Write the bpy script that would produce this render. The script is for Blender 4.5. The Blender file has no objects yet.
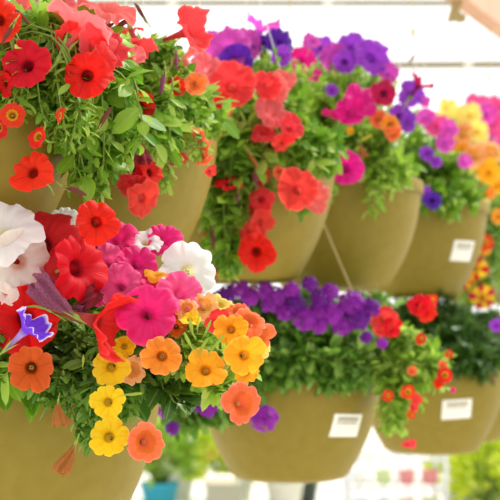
import bpy, math, random
from mathutils import Vector, Matrix, Quaternion
R_ = random.Random(7)
C = bpy.context.scene.collection
F = 1300.0; EYE = 1.6; PI = math.pi
def at(px, py, d): return Vector(((px-250)/F*d, d, EYE+(340-py)/F*d))
def lin(h, a=1.0):
    h = h.lstrip('#'); v = [int(h[i:i+2], 16)/255 for i in (0, 2, 4)]
    return tuple([c/12.92 if c <= .04045 else ((c+.055)/1.055)**2.4 for c in v]+[a])

# ------------------------------------------------------------------ materials
MATS = {}
def newmat(name):
    m = bpy.data.materials.new(name); m.use_nodes = True
    nt = m.node_tree; nt.nodes.clear(); return m, nt
def ND(nt, typ, **kw):
    n = nt.nodes.new(typ)
    for k, v in kw.items():
        if k in n.inputs: n.inputs[k].default_value = v
        else: setattr(n, k, v)
    return n
def finish(nt, col, trans=0.0, rough=.5, spec=.3, tcol=None, bump=None):
    out = ND(nt, 'ShaderNodeOutputMaterial')
    b = ND(nt, 'ShaderNodeBsdfPrincipled', Roughness=rough)
    b.inputs['Specular IOR Level'].default_value = spec
    nt.links.new(col, b.inputs['Base Color'])
    if bump: nt.links.new(bump, b.inputs['Normal'])
    if trans:
        t = ND(nt, 'ShaderNodeBsdfTranslucent'); nt.links.new(tcol or col, t.inputs['Color'])
        mx = ND(nt, 'ShaderNodeMixShader', Fac=trans)
        nt.links.new(b.outputs[0], mx.inputs[1]); nt.links.new(t.outputs[0], mx.inputs[2])
        nt.links.new(mx.outputs[0], out.inputs[0])
    else: nt.links.new(b.outputs[0], out.inputs[0])
def math_(nt, op, a, b=None):
    n = ND(nt, 'ShaderNodeMath', operation=op)
    for i, v in enumerate((a, b)):
        if v is None: continue
        if isinstance(v, (int, float)): n.inputs[i].default_value = v
        else: nt.links.new(v, n.inputs[i])
    return n.outputs[0]
def mixc(nt, fac, a, b, mode='MIX'):
    n = ND(nt, 'ShaderNodeMix', data_type='RGBA', blend_type=mode)
    for s, v in ((n.inputs[0], fac), (n.inputs[6], a), (n.inputs[7], b)):
        if isinstance(v, (int, float, tuple)): s.default_value = v
        else: nt.links.new(v, s)
    return n.outputs[2]
def ramp(nt, fac, stops, interp='LINEAR'):
    n = ND(nt, 'ShaderNodeValToRGB'); n.color_ramp.interpolation = interp
    e = n.color_ramp.elements
    while len(e) > 1: e.remove(e[0])
    e[0].position, e[0].color = stops[0]
    for p, c in stops[1:]:
        k = e.new(p); k.color = c
    nt.links.new(fac, n.inputs[0]); return n.outputs[0]
def petal_mat(name, tube, throat, mid, edge, vein, tp=.36, vs=.5, trans=.42, star=None, edgepos=.9):
    if name in MATS: return MATS[name]
    m, nt = newmat('petal_'+name)
    uv = ND(nt, 'ShaderNodeUVMap'); sp = ND(nt, 'ShaderNodeSeparateXYZ'); nt.links.new(uv.outputs[0], sp.inputs[0])
    u, v = sp.outputs[0], sp.outputs[1]
    col = ramp(nt, v, [(0, lin(tube)), (.20, lin(tube)), (tp-.09, lin(throat)), (tp, lin(mid)), (edgepos, lin(mid)), (1.0, lin(edge))])
    # five strong veins and fine ones between, fading to the rim
    c5 = math_(nt, 'ABSOLUTE', math_(nt, 'COSINE', math_(nt, 'MULTIPLY', u, 5*PI)))
    v5 = math_(nt, 'POWER', c5, 40.0)
    nz = ND(nt, 'ShaderNodeTexNoise', Scale=3.0, Detail=2.0)
    cmb = ND(nt, 'ShaderNodeCombineXYZ'); nt.links.new(math_(nt, 'MULTIPLY', u, 26.0), cmb.inputs[0]); nt.links.new(v, cmb.inputs[1])
    nt.links.new(cmb.outputs[0], nz.inputs['Vector'])
    fine = math_(nt, 'MULTIPLY', math_(nt, 'SUBTRACT', nz.outputs[0], .42), 2.2)
    fade = math_(nt, 'SUBTRACT', 1.25, v)
    fac = math_(nt, 'MULTIPLY', math_(nt, 'MULTIPLY', math_(nt, 'MAXIMUM', v5, fine), fade), vs)
    fac.node.use_clamp = True
    col = mixc(nt, fac, col, lin(vein))
    if star:   # broad coloured stripes on each lobe
        s = math_(nt, 'GREATER_THAN', math_(nt, 'ABSOLUTE', math_(nt, 'COSINE', math_(nt, 'MULTIPLY', u, 5*PI))), .72)
        on = math_(nt, 'MULTIPLY', s, math_(nt, 'GREATER_THAN', v, .42))
        col = mixc(nt, on, col, lin(star))
    oi = ND(nt, 'ShaderNodeObjectInfo')
    hs = ND(nt, 'ShaderNodeHueSaturation')
    nt.links.new(math_(nt, 'ADD', math_(nt, 'MULTIPLY', oi.outputs['Random'], .010), .496), hs.inputs['Hue'])
    nt.links.new(math_(nt, 'ADD', math_(nt, 'MULTIPLY', oi.outputs['Random'], .12), .94), hs.inputs['Value'])
    nt.links.new(col, hs.inputs['Color'])
    bp = ND(nt, 'ShaderNodeBump', Strength=.35, Distance=.002); nt.links.new(fine, bp.inputs['Height'])
    finish(nt, hs.outputs[0], trans, .55, .25, bump=bp.outputs[0])
    MATS[name] = m; return m
P = dict(
 red=      ('#c0201c','#4a0818','#f01a14','#f5201a','#8a0a12'),
 scarlet=  ('#b01a1c','#7a0812','#ec1014','#f41c1c','#a00810'),
 crimson=  ('#801420','#600a18','#cc2038','#d83048','#780a20'),
 coral=    ('#d05a5a','#d02830','#f84448','#fc6460','#d83040'),  # true coral blooms, and red ones paled for backlight along the top
 palecoral=('#f8a0a0','#fa6c70','#ff7478','#ff9494','#f05860'),  # backlight and flare on the top blooms, put into the petal colour
 white=    ('#e8e8c0','#f0e8b0','#f8f8fa','#fbfbff','#e0dce0'),
 blush=    ('#f0e0c8','#f0b8b0','#f8ece8','#fdf8f4','#e8c8c4'),
 pink=     ('#c83070','#d02070','#f02a80','#f64c96','#c8186a'),
 lightpink=('#d04888','#e04080','#f65a9c','#fa7cb2','#e03a88'),
 magenta=  ('#a01868','#a01060','#e81a8e','#f030a0','#a81070'),
 darkmag=  ('#801850','#3a0420','#b8184e','#c82460','#600828'),
 violet=   ('#8038a8','#5c2088','#9c3ecc','#b058dc','#6a1ea0'),  # petal colour lightened to stand in for haze over the upper blooms
 deepviolet=('#482080','#2c1060','#5a22a4','#6a30b4','#38107a'),
 orchid=   ('#b050b8','#b040a8','#e458c8','#ec74d4','#b838a8'),
 picotee=  ('#b89ad8','#6a3ac0','#6830d0','#f0e8ff','#4a20a0'),
 yellow=   ('#e0c030','#c09018','#fcd21c','#fddc48','#e09a10'),
 gold=     ('#d89028','#d07c14','#fcb020','#fcc040','#ec7c10'),
 orange=   ('#c87828','#a04c10','#f8962c','#f8a068','#cc6018'),
 salmon=   ('#d86048','#e06818','#f87448','#fa8e80','#e04a24'),
 rust=     ('#903a10','#602008','#d8581c','#e46a34','#903010'),
 peach=    ('#e0a060','#e09030','#fab878','#fccaa0','#f08838'),
 lemon=    ('#e8d860','#e0b030','#fbe478','#fdf0a8','#f0c040'),
 smallred= ('#a04018','#e0b020','#e62a1c','#ee3c2c','#90100c'),
 cherry=   ('#c05048','#a01020','#e42434','#f04048','#a80c20'),
 purple=   ('#8030a0','#601878','#b034c8','#c860dc','#7818a0'),
 deeppurple=('#502070','#3c1060','#8c28b0','#a440c4','#480c70'),
 striped=  ('#d8a018','#a81830','#fcd028','#fcdc50','#d89018'),
)
def pmat(k):
    t, th, mid, e, v = P[k]
    kw = dict()
    if k == 'picotee': kw = dict(edgepos=.88, vs=.25)
    if k == 'striped': kw = dict(star='#cc1838')
    if k in ('white', 'blush'): kw = dict(vs=.22, trans=.45)
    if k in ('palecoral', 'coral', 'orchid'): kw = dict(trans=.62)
    if k in ('smallred',): kw = dict(vs=.3, tp=.50)
    if k in ('salmon', 'peach'): kw = dict(tp=.62)
    return petal_mat(k, t, th, mid, e, v, **kw)
def leaf_mat(name, c1, c2, c3, trans=.35):
    if name in MATS: return MATS[name]
    m, nt = newmat('leaf_'+name)
    g = ND(nt, 'ShaderNodeNewGeometry')
    col = ramp(nt, g.outputs['Random Per Island'], [(0, lin(c1)), (.5, lin(c2)), (1, lin(c3))])
    uv = ND(nt, 'ShaderNodeUVMap'); sp = ND(nt, 'ShaderNodeSeparateXYZ'); nt.links.new(uv.outputs[0], sp.inputs[0])
    rib = math_(nt, 'POWER', math_(nt, 'SUBTRACT', 1.0, math_(nt, 'ABSOLUTE', math_(nt, 'SUBTRACT', sp.outputs[0], .5))), 26.0)
    col = mixc(nt, math_(nt, 'MULTIPLY', rib, .5), col, lin('#b4c870'))
    finish(nt, col, trans, .42, .45)
    MATS[name] = m; return m
LM = dict(
 mid=  lambda: leaf_mat('mid',  '#3c7018', '#6a9c30', '#9cc05a'),
 fresh=lambda: leaf_mat('fresh','#58901c', '#86b42c', '#b8d45c', .45),
 lime= lambda: leaf_mat('lime', '#78a828', '#a0c840', '#c8e070', .5),
 dark= lambda: leaf_mat('dark', '#2c5812', '#447420', '#648c30', .25),
 deep= lambda: leaf_mat('deep', '#244c10', '#386418', '#4c7c24', .2),
 bright=lambda: leaf_mat('bright','#c4dc28', '#e0ec40', '#f4f880', .62),
)
def plain(name, c, rough=.5, trans=0, noise=.0, scale=20, spec=.3, c2=None):
    if name in MATS: return MATS[name]
    m, nt = newmat(name)
    tc = ND(nt, 'ShaderNodeTexCoord'); n = ND(nt, 'ShaderNodeTexNoise', Scale=float(scale), Detail=4.0)
    nt.links.new(tc.outputs['Object'], n.inputs['Vector'])
    col = ramp(nt, n.outputs[0], [(.3, lin(c)), (.7, lin(c2 or c))])
    bp = ND(nt, 'ShaderNodeBump', Strength=noise, Distance=.001); nt.links.new(n.outputs[0], bp.inputs['Height'])
    finish(nt, col, trans, rough, spec, bump=bp.outputs[0] if noise else None)
    MATS[name] = m; return m
def pot_mat(): return plain('pot_plastic', '#968330', .5, .12, .15, 60, .28, '#8e7b28')
def stem_mat(): return plain('stem_green', '#7c9c3c', .6, .2, 0, 40, .3, '#96ac50')
def tip_mat(): return plain('calyx_green', '#8cae44', .6, .25, 0, 60, .3, '#a8c060')
def budm(c): return plain('bud_'+c, {'maroon':'#8a4a44','mauve':'#a8607c','yellow':'#e0cc50','tan':'#c08438','wine':'#7c2834','coral':'#e87068','green':'#b4c850'}[c], .6, .3, 0, 30, .2,
                          {'maroon':'#6a3c30','mauve':'#7a3c5c','yellow':'#c8c848','tan':'#a05a34','wine':'#9c3040','coral':'#d05860','green':'#98b840'}[c])

# ------------------------------------------------------------------ mesh helper
class MB:
    def __init__(s): s.v = []; s.f = []; s.uv = []; s.mi = []
    def add(s, vs, fs, uvs=None, mi=0):
        b = len(s.v); s.v += [tuple(x) for x in vs]
        for f in fs: s.f.append([b+i for i in f]); s.mi.append(mi)
        s.uv += list(uvs) if uvs else [(.5, .5)]*len(vs)
    def tube(s, pts, rad, n=5, mi=0, cap=True):
        pts = [Vector(p) for p in pts]; k = len(pts)
        if not hasattr(rad, '__len__'): rad = [rad]*k
        vs = []; fs = []
        up = Vector((.13, .21, 1)).normalized()
        for i, p in enumerate(pts):
            t = (pts[min(i+1, k-1)]-pts[max(i-1, 0)]).normalized()
            a = t.cross(up)
            if a.length < .05: a = t.cross(Vector((1, 0, 0)))
            a.normalize(); b = t.cross(a)
            for j in range(n):
                w = 2*PI*j/n; vs.append(p+(a*math.cos(w)+b*math.sin(w))*rad[i])
        for i in range(k-1):
            for j in range(n):
                fs.append((i*n+j, i*n+(j+1) % n, (i+1)*n+(j+1) % n, (i+1)*n+j))
        if cap: fs.append(tuple(range(n))[::-1]); fs.append(tuple((k-1)*n+j for j in range(n)))
        s.add(vs, fs, None, mi)
    def box(s, c, d, mi=0, rot=None):
        c = Vector(c); vs = []
        for x in (-.5, .5):
            for y in (-.5, .5):
                for z in (-.5, .5):
                    v = Vector((x*d[0], y*d[1], z*d[2]))
                    if rot: v = rot @ v
                    vs.append(c+v)
        s.add(vs, [(0,1,3,2),(4,6,7,5),(0,4,5,1),(2,3,7,6),(0,2,6,4),(1,5,7,3)], None, mi)
    def lathe(s, prof, n=64, mi=0, cx=0, cy=0):
        vs = [(cx+r*math.cos(2*PI*j/n), cy+r*math.sin(2*PI*j/n), z) for r, z in prof for j in range(n)]
        fs = [(i*n+j, i*n+(j+1) % n, (i+1)*n+(j+1) % n, (i+1)*n+j) for i in range(len(prof)-1) for j in range(n)]
        s.add(vs, fs, None, mi)
    def mesh(s, name, mats, smooth=True):
        me = bpy.data.meshes.new(name); me.from_pydata(s.v, [], s.f)
        l = me.uv_layers.new(name='UVMap')
        idx = [0]*len(me.loops); me.loops.foreach_get('vertex_index', idx)
        flat = [0.0]*(2*len(idx))
        for i, k in enumerate(idx): flat[2*i], flat[2*i+1] = s.uv[k]
        l.data.foreach_set('uv', flat)
        for m in (mats if isinstance(mats, (list, tuple)) else [mats]): me.materials.append(m)
        me.polygons.foreach_set('material_index', s.mi)
        me.polygons.foreach_set('use_smooth', [smooth]*len(s.f))
        me.update(); return me
def link(name, me, parent=None):
    o = bpy.data.objects.new(name, me); C.objects.link(o)
    if parent: o.parent = parent
    return o
def tag(o, label=None, cat=None, group=None, kind=None):
    if label: o['label'] = label
    if cat: o['category'] = cat
    if group: o['group'] = group
    if kind: o['kind'] = kind
    return o
def empty(name, loc, label, cat, group=None):
    o = bpy.data.objects.new(name, None); C.objects.link(o); o.location = loc; o.empty_display_size = .02
    return tag(o, label, cat, group)

# ------------------------------------------------------------------ flower meshes (unit diameter, opening along +Z)
CACHE = {}
def corolla(kind, var, colr):
    key = (kind, var, colr)
    if key in CACHE: return CACHE[key]
    rg = random.Random(var*31+len(kind))
    NA, NR = 75, 15
    ph = [rg.uniform(0, 2*PI) for _ in range(8)]
    if kind == 'petunia': notch, rf, ruf, tl, tr, th = .15, .045, .034, .62, .035, .080
    elif kind == 'calibrachoa': notch, rf, ruf, tl, tr, th = .22, .030, .014, .62, .040, .085
    elif kind == 'funnel': notch, rf, ruf, tl, tr, th = .12, .06, .05, .85, .04, .10
    lob = [1+rg.uniform(-.10, .10) for _ in range(5)]; tilt = [rg.uniform(-.12, .10) for _ in range(5)]; hn = .05 if kind == 'calibrachoa' else .02
    mb = MB(); vs = []; uvs = []
    for i in range(NR+1):
        t = i/NR
        for j in range(NA+1):
            a = 2*PI*j/NA; c5 = abs(math.sin(2.5*a))     # zero at the notches
            li = int((a/(2*PI)*5) % 5)
            if t < .25:
                q = t/.25; r = tr+(th-tr)*q**2; z = -tl+(tl-.20)*q
                z += 0
            else:
                q = (t-.25)/.75
                sh = 1-notch+notch*c5**.45
                sh *= 1+(lob[li]-1)*c5
                sh -= hn*math.exp(-((1-c5)*14)**2); sh += .012*math.sin(9*a+ph[0])+.008*math.sin(17*a+ph[1])
                Rm = .5*sh
                r = th+(Rm-th)*q**.9
                if kind == 'funnel': z = -.20+.30*q**.8+ruf*0
                else: z = -.20+.22*(1-math.exp(-4.2*q))-.07*q**3
                z += q*q*(rf*math.sin(5*a+ph[2])+ruf*math.sin(11*a+ph[3])+.5*ruf*math.sin(17*a+ph[4])+.075*math.sin(2*a+ph[5])+tilt[li]*c5)
                z += -.060*q*(1-.5*q)*(1-c5)**2.2           # fold between the lobes
                z -= .022*q*math.exp(-((1-c5**4)*5)**2)  # groove on the mid vein
            vs.append((r*math.cos(a), r*math.sin(a), z)); uvs.append((j/NA+.1, t))
    # the notch sits at a=0; the veins of the material peak at cos(5*pi*u)=+-1
    fs = [(i*(NA+1)+j, i*(NA+1)+j+1, (i+1)*(NA+1)+j+1, (i+1)*(NA+1)+j) for i in range(NR) for j in range(NA)]
    mb.add(vs, fs, uvs)
    me = mb.mesh('corolla_'+kind, pmat(colr)); CACHE[key] = me; return me
def calyx_mesh(kind, colr=None):
    key = ('calyx', kind)
    if key in CACHE: return CACHE[key]
    tl = {'petunia': .62, 'calibrachoa': .62, 'funnel': .85}[kind]
    mb = MB(); z0 = -tl
    mb.tube([(0, 0, z0+.03), (0, 0, z0-.03), (.01, 0, z0-.12), (.05, .02, z0-.3), (.14, .04, z0-.45)], [.04, .05, .022, .017, .016], 7)
    for k in range(5):
        a = 2*PI*k/5; ca, sa = math.cos(a), math.sin(a)
        pr = [(.03, -.02, .012), (.07, .10, .026), (.10, .22, .020), (.15, .31, .002)]
        vs = []
        for r, z, w in pr:
            vs += [(r*ca-w*sa, r*sa+w*ca, z0+z), (r*ca+w*sa, r*sa-w*ca, z0+z)]
        mb.add(vs, [(2*i, 2*i+1, 2*i+3, 2*i+2) for i in range(3)])
    me = mb.mesh('calyx', tip_mat()); CACHE[key] = me; return me
def eye_mesh(colr):
    key = ('eye', colr)
    if key in CACHE: return CACHE[key]
    mb = MB()
    for k in range(5):
        a = 2*PI*k/5+.3
        x, y = .035*math.cos(a), .035*math.sin(a)
        mb.tube([(x*.5, y*.5, -.35), (x, y, -.20)], .008, 5)
        mb.tube([(x-.012, y, -.20), (x, y, -.17), (x+.012, y, -.20)], [.008, .02, .008], 6)
    me = mb.mesh('stamens', plain('pollen_'+colr, '#d8c860' if colr != 'dark' else '#6a3a30', .7)); CACHE[key] = me; return me
def verbena_mesh(colr, var, n=46):
    key = ('verb', colr, var)
    if key in CACHE: return CACHE[key]
    rg = random.Random(var+90); mb = MB()
    for k in range(n):
        zz = 1-(k+.5)/n*1.25; a = k*2.39996+rg.uniform(-.2, .2); rr = math.sqrt(max(0, 1-zz*zz))
        nrm = Vector((rr*math.cos(a), rr*math.sin(a), zz))
        c = nrm*(.38+rg.uniform(-.07, .06)); c.z *= .75
        q = (nrm+Vector((rg.uniform(-.3, .3), rg.uniform(-.3, .3), .2))).to_track_quat('Z', 'Y')
        s = .112*rg.uniform(.8, 1.2)
        for p in range(5):
            b = 2*PI*p/5
            loc = [(0, 0, -.02), (.45, -.32, .04), (1.0, -.42, .0), (.86, 0, .06), (1.0, .42, .0), (.45, .32, .04)]
            vs = []
            for x, y, z in loc:
                X = x*math.cos(b)-y*math.sin(b); Y = x*math.sin(b)+y*math.cos(b)
                vs.append(c+q @ (Vector((X, Y, z+rg.uniform(-.06, .06)))*s))
            mb.add(vs, [(0, 1, 2, 3), (0, 3, 4, 5)], [(.1, .3), (.1, .6), (.1, .95), (.1, .8), (.1, .95), (.1, .6)])
        mb.tube([(0, 0, -.15), c], .014, 4)
    me = mb.mesh('flower_head', pmat(colr)); CACHE[key] = me; return me
def bud_mesh(colr, kind='bud'):
    key = (kind, colr)
    if key in CACHE: return CACHE[key]
    mb = MB(); N = 16; n = 20 if kind == 'bud' else 40
    vs = []; 
    for i in range(N+1):
        t = i/N
        if kind == 'bud': r = .035+.075*math.sin(PI*min(1, t*1.02))**1.3*(t**.6)+.02*(1-t)
        else: r = .03+.36*t**1.1*(1-.25*t**4)
        for j in range(n):
            a = 2*PI*j/n+t*1.2
            rr = r*(1+(.16 if kind == 'bud' else .38)*math.cos(5*a-t*3)+(.18*t*math.sin(3*a+4*t) if kind != 'bud' else 0))
            if i == N and kind == 'bud': rr *= .3
            sq = .75 if kind != 'bud' else .85
            vs.append((rr*math.cos(a)+(.15*t*t if kind != 'bud' else .1*t*(1-t)), rr*math.sin(a)*sq, t+(.09*math.sin(4*a+1)*t+.05*math.sin(9*a)*t*t if kind != 'bud' else 0)))
    fs = [(i*n+j, i*n+(j+1) % n, (i+1)*n+(j+1) % n, (i+1)*n+j) for i in range(N) for j in range(n)]
    mb.add(vs, fs)
    mb.add(vs[N*n:], [tuple(range(n))]) if kind == 'bud' else None
    me = mb.mesh(kind, budm(colr)); CACHE[key] = me; return me
def budcalyx():
    if 'bc' in CACHE: return CACHE['bc']
    mb = MB(); mb.tube([(0, 0, .05), (0, 0, -.03), (.02, 0, -.15), (.08, .02, -.35)], [.05, .055, .022, .02], 7)
    for k in range(5):
        a = 2*PI*k/5; ca, sa = math.cos(a), math.sin(a); vs = []
        for r, z, w in [(.045, 0, .014), (.07, .14, .028), (.10, .3, .002)]:
            vs += [(r*ca-w*sa, r*sa+w*ca, z), (r*ca+w*sa, r*sa-w*ca, z)]
        mb.add(vs, [(0, 1, 3, 2), (2, 3, 5, 4)])
    CACHE['bc'] = mb.mesh('bud_calyx', tip_mat()); return CACHE['bc']
CN = dict(red='bright red',scarlet='scarlet',crimson='dark crimson veined',coral='coral red',palecoral='backlight-paled coral',white='white',blush='white blush-throated',
 pink='hot pink',lightpink='lighter pink',magenta='magenta',darkmag='dark magenta',violet='violet',deepviolet='deep violet',orchid='orchid pink',picotee='white-edged violet',
 yellow='yellow',gold='golden yellow',orange='orange with brown throat',salmon='salmon orange',rust='rust orange',peach='peach',lemon='pale lemon',smallred='small red',striped='yellow and red striped',cherry='cherry red',purple='purple',deeppurple='deep purple')
def face_q(f, roll):
    v = Vector((f[0], -f[2], f[1])).normalized()
    return v.to_track_quat('Z', 'Y') @ Quaternion((0, 0, 1), roll)

# ------------------------------------------------------------------ pots
TOP, DEPTH, PR = 0, .185, .15
def prof(t): return PR*(1-.40*t**2.05)
POTS = []
def pot_push(p, margin=.006):
    for (x, y, zr) in POTS:
        t = (zr-p.z)/DEPTH
        if -.08 < t < 1.03:
            r = prof(max(0, min(1, t)))+margin+(.006 if t < .15 else 0)
            dx, dy = p.x-x, p.y-y; d = math.hypot(dx, dy)
            if t > 0.12 or d > PR-.02:
                if d < r and d > 1e-4: p = Vector((x+dx/d*r, y+dy/d*r, p.z))
    return p
def make_pot(x, y, rim, label, hang, tag_at=None, wire=.0008, group='olive hanging pots'):
    root = empty('hanging_pot', (x, y, rim-DEPTH), label, 'flower pot', group)
    POTS.append((x, y, rim))
    n = 24; pr = []
    for i in range(n+1):
        t = 1-i/n; pr.append((prof(t), DEPTH*(1-t)))
    rt = .004
    prf = [(0, 0), (pr[0][0]-.012, 0), (pr[0][0]-.004, .002)]+[(r, z+(.004 if k == 0 else 0)) for k, (r, z) in enumerate(pr)]
    prf += [(PR-.004, DEPTH)]+[(r-.004, z) for r, z in reversed(pr[6:])]
    mb = MB(); mb.lathe(prf, 80)
    link('pot_body', mb.mesh('pot_body', pot_mat()), root)
    mb = MB(); mb.lathe([(PR-.002, DEPTH-.018), (PR+.003, DEPTH-.018), (PR+.0045, DEPTH-.015), (PR+.005, DEPTH+.001), (PR+.003, DEPTH+.004), (PR-.004, DEPTH+.004), (PR-.005, DEPTH)], 80)
    link('rim', mb.mesh('rim', pot_mat()), root)
    mb = MB(); mb.lathe([(0.0001, DEPTH-.018), (.06, DEPTH-.014), (.11, DEPTH-.018), (prof(.12)-.005, DEPTH-.022)], 40)
    tag(link('soil', mb.mesh('soil', plain('potting_soil', '#3a2a1c', .95, 0, .6, 90, .1, '#241810')), root), kind='stuff')
    hh = hang['h']
    for a in hang['a']:
        mb = MB(); a = math.radians(a)
        p0 = Vector((math.sin(a)*(PR+.004), -math.cos(a)*(PR+.004), DEPTH-.006)); p1 = Vector((0, 0, DEPTH+hh))
        if hang.get('flat'):
            d = (p1-p0).normalized(); rm = d.to_track_quat('Z', 'Y').to_matrix()
            mb.box((p0+p1)/2, (.0085, .0026, (p1-p0).length), 0, rm)
            link('hanger_strap', mb.mesh('hanger_strap', plain('strap_plastic', '#dcc890', .4, .2), False), root)
        else:
            mb.tube([p0, p1], wire, 5)
            link('hanger_wire', mb.mesh('hanger_wire', plain('clear_wire', '#f4f0e8', .4, .5)), root)
    mb = MB(); z = DEPTH+hh; e = hang['end']-rim+DEPTH
    if e > z+.03: mb.tube([(0, 0, z-.005), (0, 0, e)], wire*1.2, 6)
    mb.tube([(0, 0, z-.01), (0, 0, z), (0, 0, z+.012)], [.002, .005, .002], 8)
    link('hook', mb.mesh('hook', plain('strap_plastic', '#dcc890', .4, .2)), root)
    if tag_at:
        phi, t0, w, h, roll = tag_at; mb = MB(); mk = MB(); nu, nv = 10, 6
        def S(u, v, off):
            uu = u*math.cos(roll)-v*math.sin(roll); vv = u*math.sin(roll)+v*math.cos(roll)
            t = t0-vv/DEPTH; r = prof(t); a = math.radians(phi)+uu/r
            return ((r+off)*math.sin(a), -(r+off)*math.cos(a), DEPTH*(1-t))
        def patch(m, u0, u1, v0, v1, off, nu=10, nv=5):
            vs = [S(u0+(u1-u0)*i/nu, v0+(v1-v0)*j/nv, off) for i in range(nu+1) for j in range(nv+1)]
            m.add(vs, [(i*(nv+1)+j, (i+1)*(nv+1)+j, (i+1)*(nv+1)+j+1, i*(nv+1)+j+1) for i in range(nu) for j in range(nv)])
        patch(mb, -w/2, w/2, -h/2, h/2, .0010)
        l = link('price_sticker', mb.mesh('price_sticker', plain('sticker_paper', '#f4f2ea', .5)), root); l['label'] = 'white paper sticker with a grey printed band'
        rg = random.Random(5)
        patch(mk, -w*.36, w*.36, h*.20, h*.36, .0016, 10, 2)
        x0 = -w*.36
        while x0 < w*.34:
            ww = rg.uniform(.0006, .0022); patch(mk, x0, x0+ww, h*.05, h*.16, .0016, 1, 1); x0 += ww+rg.uniform(.0006, .0018)
        link('print', mk.mesh('print', plain('sticker_ink', '#b4aea0', .6)), l)
    return root

# ------------------------------------------------------------------ plants
def leaf(mb, base, d, nrm, L, W, rg, kind='oval'):
    side = d.cross(nrm)
    if side.length < .01: side = d.cross(Vector((1, 0, 0)))
    side.normalize(); n = side.cross(d).normalized()
    if kind == 'oval': ws = (.12, .80, 1.0, .72, 0)
    elif kind == 'narrow': ws = (.15, .75, 1.0, .8, 0)
    else: ws = (.2, 1.0, .7, .85, 0)
    ts = (0, .28, .55, .82, 1.0); cup = rg.uniform(.1, .5); dr = rg.uniform(-.10, .38)
    mid = [base+d*L*t-n*(dr*L*t*t) for t in ts]
    Lf = [mid[i]+side*W*.5*ws[i]+n*cup*W*.5*ws[i] for i in range(4)]
    Rt = [mid[i]-side*W*.5*ws[i]+n*cup*W*.5*ws[i] for i in range(4)]
    vs = mid+Lf+Rt
    fs = [(i, i+1, 6+i, 5+i) for i in range(3)]+[(3, 4, 8)]+[(i, 9+i, 10+i, i+1) for i in range(3)]+[(3, 12, 4)]
    mb.add(vs, fs, [(.5, t) for t in ts]+[(.05, .5)]*4+[(.95, .5)]*4)
def build_foliage(parent, root, clumps, lk, lmat, L, ratio, rg, nl=13, part='foliage'):
    mb = MB(); org = parent.location; nl = int(nl*1.25)
    for (px, py, d, rx, ry, rz, n) in clumps:
        c = at(px, py, d); sx = rx/F*d; sy = ry/F*d
        for _ in range(n):
            while 1:
                q = Vector([rg.uniform(-1, 1) for _ in range(3)])
                if q.length < 1: break
            q = q*(.6+.4*rg.random()) if q.length > .4 else q*1.4
            e = c+Vector((q.x*sx, q.y*rz, q.z*sy))
            out = Vector((e.x-root.x, e.y-root.y, 0)); ol = out.length
            o = out.normalized() if ol > 1e-3 else Vector((0, -1, 0)); ct = Vector((POTC[0], POTC[1], root.z))
            J = lambda k: Vector((rg.uniform(-k, k), rg.uniform(-k, k), rg.uniform(-k, k)*.6))
            s = root+o*min(.07, ol*.5)+Vector((rg.uniform(-.05, .05), rg.uniform(-.05, .05), 0))
            dc = Vector((s.x-ct.x, s.y-ct.y, 0))
            if dc.length > PR-.03: s = ct+dc.normalized()*(PR-.03)+Vector((0, 0, s.z-ct.z))
            if e.z < root.z+.03:   # trails over the rim
                oc = Vector((e.x-ct.x, e.y-ct.y, 0)); olc = oc.length; oc.normalize()
                if rg.random() < .7:      # tip turns up and outward again
                    m1 = ct+oc*max(.21, olc*1.1)+Vector((0, 0, .07))+J(.04)
                    m2 = e-oc*rg.uniform(.0, .02)-Vector((0, 0, rg.uniform(.02, .045)))+J(.015)
                else:
                    m1 = s.lerp(Vector((e.x, e.y, s.z)), .4)+Vector((0, 0, .05))+J(.03)
                    m2 = ct+oc*max(.18, olc*1.02)+Vector((0, 0, .03))+J(.035)
                cp = [s, m1, m2, e]
            else:
                m1 = s.lerp(e, .35)+Vector((0, 0, .04))+J(.03); m2 = s.lerp(e, .75)+Vector((0, 0, .03))+J(.03); cp = [s, m1, m2, e]
            def B(t):
                u = 1-t
                return cp[0]*u**3+cp[1]*3*u*u*t+cp[2]*3*u*t*t+cp[3]*t**3
            N = 10; pts = [pot_push(B(i/N), .004) for i in range(N+1)]
            ln = sum((pts[i+1]-pts[i]).length for i in range(N))
            mb.tube([p-org for p in pts], [.0010]*N+[.0006], 4, 1)
            span = min(.97, L*5.2/max(ln, .02)); a0 = rg.uniform(0, 6)
            for k in range(nl):
                f = k/(nl-1); t = 1-span*(1-f)
                i = min(N-1, int(t*N)); p = pts[i].lerp(pts[i+1], t*N-i)
                tan = (pts[i+1]-pts[i]).normalized()
                a = a0+k*2.4; x = tan.orthogonal().normalized(); y = tan.cross(x)
                rad = x*math.cos(a)+y*math.sin(a)
                dirn = (rad*(1-.62*f)+tan*(.3+.75*f)+Vector((0, -.08, .22))).normalized()
                nr = (Vector((rg.uniform(-.4, .4), rg.uniform(-.7, .1), 1))+tan*.5).normalized()
                sz = L*(1.08-.62*f**1.5)*rg.choice((.6, .85, 1.0, 1.25))
                p2 = pot_push(p, .006)
                tipp = pot_push(p2+dirn*sz, .004); dd = tipp-p2
                if dd.length > sz*.3: dirn = dd.normalized()
                leaf(mb, p2-org, dirn, nr, sz, sz*ratio, rg, lk)
    o = link(part, mb.mesh(part, [LM[lmat](), stem_mat()]), parent)
    return o
SEED = [0]
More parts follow.
